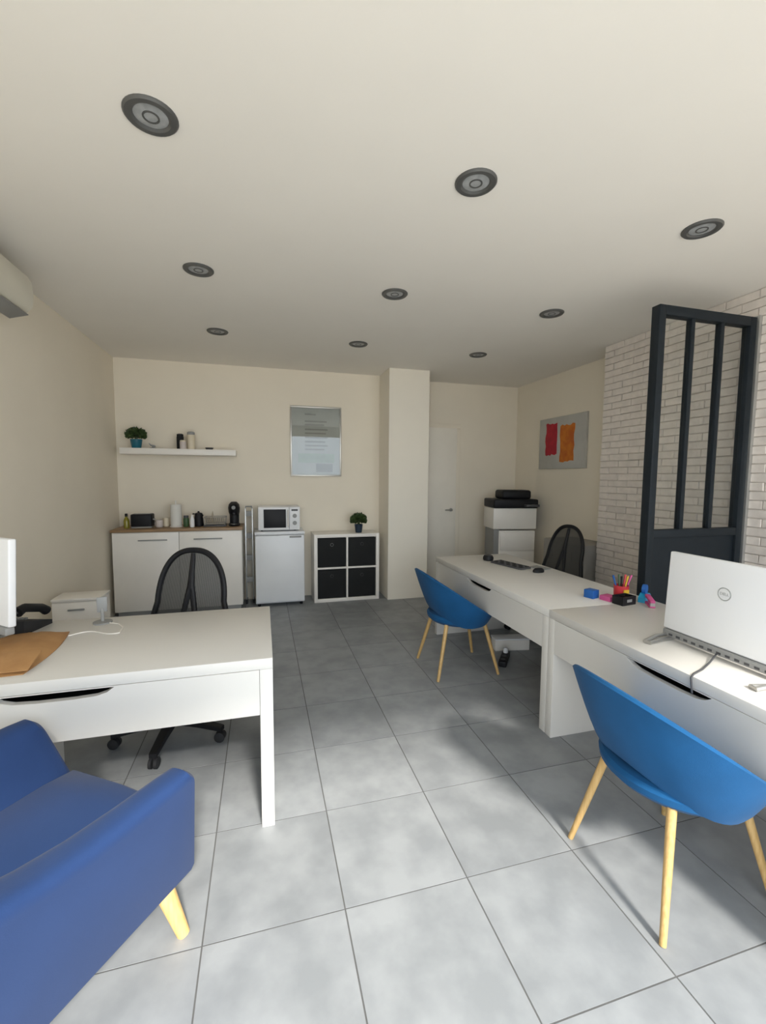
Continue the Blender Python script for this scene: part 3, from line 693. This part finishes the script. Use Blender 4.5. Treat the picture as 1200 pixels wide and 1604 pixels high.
# emblem on the back of the panel: ring with lettering
def emblem(panel, z, y):
    G().lathe([(0.0265, -0.0012), (0.0265, 0.0005), (0.0235, 0.0005), (0.0235, -0.0012)], (0, y, z), 32, axis='y', cap=False).build('emblem_ring', 'alu', panel)
    cu = bpy.data.curves.new('emblem_text', 'FONT'); cu.body = 'DELL'; cu.size = 0.016; cu.align_x = 'CENTER'; cu.align_y = 'CENTER'; cu.extrude = 0.0006
    tmp = bpy.data.objects.new('tmp_text', cu); COL.objects.link(tmp)
    dg = bpy.context.evaluated_depsgraph_get(); me = bpy.data.meshes.new_from_object(tmp.evaluated_get(dg)); bpy.data.objects.remove(tmp)
    me.transform(Matrix.Translation((0, y-0.0006, z)) @ Matrix.Rotation(PI/2, 4, 'X')); me.materials.clear(); me.materials.append(M['alu'])
    o = bpy.data.objects.new('emblem_text', me); COL.objects.link(o); o.parent = panel
emblem(pan2, 0.026+0.248, -0.0265)
aio1, pan1 = all_in_one('white all-in-one computer on the left desk at the photo edge', (-1.185, 2.215, DZ), -math.radians(40), 0.10, 0.06, 0.06)
G().tube([(1.775, 1.30, DZ+0.022), (1.70, 1.27, DZ+0.006), (1.62, 1.235, DZ+0.004), (1.545, 1.21, DZ+0.005), (1.528, 1.205, DZ-0.005), (1.527, 1.20, DZ-0.04), (1.531, 1.20, DZ-0.062)], 0.0035, n=8).build('computer_cable', 'dark', None)
tag(bpy.data.objects['computer_cable'], 'thin dark cable running from the right computer into the desk slot', 'cable')
# brown pouch
t = thing('pouch', 'brown kraft paper pouch lying on the left desk', 'pouch', (-0.992, 2.06, DZ), math.radians(3))
g = G(); rings = []
rnd = random.Random(4)
for i in range(13):
    v = i/12; row = []
    for j in range(13):
        u = j/12; x = (u-0.5)*(0.25+0.05*math.sin(v*3)); y = (v-0.5)*0.46
        e = (1-abs(2*u-1)**3)*(1-abs(2*v-1)**4)
        row.append((x, y, 0.004+0.040*e+0.006*rnd.uniform(-1, 1)*e))
    rings.append(row)
vr = [[g.bm.verts.new(p) for p in r] for r in rings]; vb = [[g.bm.verts.new((p[0], p[1], 0.001)) for p in r] for r in rings]
for i in range(12):
    for j in range(12):
        g.bm.faces.new((vr[i][j], vr[i][j+1], vr[i+1][j+1], vr[i+1][j])); g.bm.faces.new((vb[i][j], vb[i+1][j], vb[i+1][j+1], vb[i][j+1]))
for k in range(12):
    for a, b, c, d in ((vr[0][k], vr[0][k+1], vb[0][k+1], vb[0][k]), (vr[12][k], vr[12][k+1], vb[12][k+1], vb[12][k]), (vr[k][0], vr[k+1][0], vb[k+1][0], vb[k][0]), (vr[k][12], vr[k+1][12], vb[k+1][12], vb[k][12])):
        g.bm.faces.new((a, b, c, d))
g.build('pouch_body', 'kraft', t)
g = G().box(-0.14, 0.14, -0.232, -0.10, 0.040, 0.044, bev=0.001); bmesh.ops.rotate(g.bm, verts=g.bm.verts, cent=(0, -0.10, 0.044), matrix=RX(0.20)); g.build('flap', 'kraft', t)
# telephone
t = thing('telephone', 'black desk telephone with cord beside the left computer', 'telephone', (-1.12, 2.405, DZ), math.radians(165))
G().loft([[(x, -0.085, 0.0), (x, 0.085, 0.0), (x, 0.085, 0.065), (x, -0.085, 0.02)] for x in (-0.09, 0.09)]).build('base', 'blackm', t)
G().tube([(-0.06, -0.09, 0.062), (-0.06, -0.06, 0.085), (-0.06, 0.04, 0.115), (-0.06, 0.08, 0.105)], [0.022, 0.02, 0.02, 0.024], n=12).build('handset', 'black', t)
for i in range(3):
    for j in range(4):
        y = -0.05+j*0.022; B('key', 'grey', t, 0.0+i*0.022, 0.015+i*0.022, y, y+0.014, 0.033+(y+0.05)*0.26, 0.040+(y+0.05)*0.26)
G().tube([(-0.06, 0.08, 0.10), (-0.05, 0.10, 0.14), (0.0, 0.105, 0.165), (0.04, 0.10, 0.162), (0.06, 0.085, 0.09), (0.07, 0.083, 0.05)], 0.0035, n=8).build('cord', 'dark', t)
# grey phone stand + white cable
t = thing('phone_stand', 'small grey metal phone stand near the back edge of the left desk', 'stand', (-0.775, 2.41, DZ), 0.3)
G().lathe([(0.042, 0), (0.042, 0.006), (0.012, 0.009)], n=24).build('base', 'grey', t)
G().tube([(0, 0, 0.006), (0, 0.01, 0.045), (0, 0.025, 0.075)], 0.008).build('stem', 'grey', t)
g = G().box(-0.022, 0.022, 0.014, 0.02, 0.05, 0.125, bev=0.002); g.build('cradle', 'grey', t)
cpts = []
for k in range(30):
    a = k/29; cpts.append((-0.86+0.21*a, 2.235+0.035*math.sin(a*5.2)+0.02*a, DZ+0.003))
cpts += [(-0.655, 2.30, DZ+0.003), (-0.69, 2.36, DZ+0.003), (-0.735, 2.38, DZ+0.006)]
tag(G().tube(cpts, 0.0028, n=6).build('charging_cable', 'white', None), 'thin white charging cable lying curled on the left desk', 'cable')
# low white unit by the left wall
t = thing('low_drawer_unit', 'low white drawer unit by the left wall behind the left desk', 'drawer unit', (-1.40, 3.40, 0))
B('body', 'white', t, 0, 0.295, 0.018, 0.20, 0, 0.585, bev=0.003); B('top', 'white', t, -0.002, 0.30, 0, 0.203, 0.585, 0.603, bev=0.003)
for z in (0.03, 0.31):
    dr = B('drawer', 'white', t, 0.004, 0.291, 0, 0.018, z, z+0.265, bev=0.003); B('handle', 'grey', dr, 0.10, 0.20, -0.012, 0, z+0.21, z+0.222, bev=0.003)

# ------------------------------------------------------------------ on the right desks
t = thing('keyboard', 'dark grey keyboard lying on the far right desk', 'keyboard', (1.985, 3.18, DZ), math.radians(-76))
B('case', 'dark', t, -0.17, 0.17, -0.06, 0.06, 0, 0.014, bev=0.004)
for i in range(14):
    for j in range(5): B('key', 'blackm' if (i+j) % 3 else 'dark', t, -0.16+i*0.0230, -0.141+i*0.0230, -0.053+j*0.0215, -0.035+j*0.0215, 0.013, 0.019, bev=0.001, seg=1)
t = thing('mouse', 'black computer mouse on the far right desk, near end of keyboard', 'mouse', (2.065, 2.905, DZ), math.radians(-80))
G().loft([[(0.032*k*math.cos(a), 0.052*k*math.sin(a), z) for a in [2*PI*i/24 for i in range(24)]] for z, k in ((0, .95), (0.008, 1.0), (0.02, .92), (0.031, .62), (0.034, .3))]).build('shell', 'black', t)
G().lathe([(0.004, -0.003), (0.007, 0), (0.004, 0.003)], (0, 0.024, 0.029), 12, axis='x').build('wheel', 'grey', t)
t = thing('speaker', 'small black rounded speaker at the far end of the keyboard', 'speaker', (1.925, 3.44, DZ))
G().lathe([(0.040, 0), (0.046, 0.008), (0.046, 0.028), (0.036, 0.045), (0.015, 0.052), (0.0, 0.053)], n=24).build('body', 'black', t)
G().lathe([(0.030, 0.0465), (0.026, 0.0505)], n=24).build('grille', 'dark', t)
o = B('note_pad', 'grey', None, -0.05, 0.05, -0.07, 0.07, 0, 0.008, bev=0.001); o.location = (2.165, 3.03, DZ); o.rotation_euler = (0, 0, 0.3)
tag(o, 'grey note pad between keyboard and mouse on the far right desk', 'notepad')
# stationery cluster
o = B('note_cube', 'blue', None, -0.031, 0.031, -0.031, 0.031, 0, 0.05, bev=0.002); o.location = (1.945, 2.20, DZ); o.rotation_euler = (0, 0, 0.3)
tag(o, 'bright blue note cube left of the pen cup on the desk', 'note block')
o = B('sticky_notes', 'pink', None, -0.035, 0.035, -0.035, 0.035, 0, 0.028, bev=0.001); o.location = (2.005, 2.125, DZ); o.rotation_euler = (0, 0, 0.2)
tag(o, 'pink block of sticky notes between blue cube and black tray', 'note block')
t = thing('pen_tray', 'small black desk tray in front of the coloured pens', 'tray', (2.035, 2.04, DZ), 0.15)
g = G(); g.box(-0.055, 0.055, -0.035, 0.035, 0, 0.006); g.box(-0.055, 0.055, -0.035, -0.030, 0.006, 0.05); g.box(-0.055, 0.055, 0.030, 0.035, 0.006, 0.05); g.box(-0.055, -0.050, -0.030, 0.030, 0.006, 0.05); g.box(0.050, 0.055, -0.030, 0.030, 0.006, 0.05)
g.build('tray_body', 'black', t)
B('divider', 'black', t, -0.002, 0.002, -0.03, 0.03, 0.006, 0.045); B('label_plate', 'grey', t, -0.02, 0.02, -0.0365, -0.035, 0.018, 0.034)
t = thing('pen_cup', 'red round pen cup holding coloured pens on the desk', 'pen cup', (2.10, 2.13, DZ))
G().lathe([(0.038, 0), (0.040, 0.003), (0.042, 0.085), (0.039, 0.085), (0.037, 0.006), (0.0, 0.006)], n=24).build('cup', 'redp', t)
B('label_plate', 'yellow', t, -0.022, 0.016, -0.0445, -0.040, 0.03, 0.065)
pens = [('redp', .02, .01, .25, 'red'), ('blue', -.018, .012, -.3, 'blue'), ('green', .0, .02, .05, 'green'), ('yellow', .012, -.016, .12, 'yellow'), ('black', -.014, -.014, -.12, 'black'), ('pink', .024, -.004, .42, 'pink')]
for m_, px, py, le, nm in pens:
    p0 = Vector((2.10+px*0.5, 2.13+py*0.5, DZ+0.009)); p1 = p0+Vector((le*0.13, py*1.0, 0.135))
    t = thing('pen', '%s pen standing in the pen cup on the right desk' % nm, 'pen', tuple(p0), 0, 'pens in the cup')
    v = p1-p0
    G().tube([(0, 0, 0), v*0.85], 0.0048, n=8).build('barrel', m_, t); G().tube([v*0.85, v], 0.0056, n=8).build('cap', m_, t)
t = thing('tape_dispenser', 'cyan and blue tape dispenser right of the pen cup', 'tape dispenser', (2.205, 2.06, DZ), 0.5)
G().prism([(-0.06, 0), (0.06, 0), (0.062, 0.03), (0.03, 0.045), (-0.02, 0.05), (-0.058, 0.03)], 'y', -0.018, 0.018).build('body', 'cyan', t)
G().lathe([(0.018, -0.010), (0.030, -0.010), (0.030, 0.010), (0.018, 0.010)], (0.0, 0, 0.070), 22, axis='y').build('tape_roll', 'blue', t)
B('cutter', 'steel', t, 0.055, 0.068, -0.012, 0.012, 0.028, 0.036)
t = thing('stapler', 'pink stapler standing behind the black tray on the desk', 'stapler', (2.155, 1.975, DZ), 1.0)
B('base', 'pink', t, -0.06, 0.06, -0.015, 0.015, 0, 0.012, bev=0.004)
g = G().box(-0.058, 0.058, -0.014, 0.014, 0.022, 0.042, bev=0.006); bmesh.ops.rotate(g.bm, verts=g.bm.verts, cent=(-0.058, 0, 0.022), matrix=RY(-0.12)); g.build('arm', 'pink', t)
B('hinge', 'steel', t, -0.06, -0.04, -0.012, 0.012, 0.010, 0.028)
# under the far right desk
t = thing('cable_box', 'long white cable box on the floor under the far right desk', 'cable box', (2.02, 3.20, 0), -0.18)
B('body', 'white', t, -0.15, 0.15, -0.055, 0.055, 0, 0.09, bev=0.008); B('lid', 'plastic', t, -0.153, 0.153, -0.058, 0.058, 0.09, 0.104, bev=0.005)
t = thing('power_strip', 'black power strip with white plug on the floor under the desk', 'power strip', (1.83, 2.975, 0), 0.9)
B('strip', 'black', t, -0.12, 0.12, -0.03, 0.03, 0, 0.045, bev=0.008, seg=3)
for x in (-0.07, 0.0): G().lathe([(0.018, 0.045), (0.018, 0.047)], (x, 0, 0), 18).build('socket', 'dark', t)
pl = G().lathe([(0.018, 0.045), (0.020, 0.05), (0.018, 0.075), (0.008, 0.085)], (0.075, 0, 0), 18).build('plug', 'plastic', t)
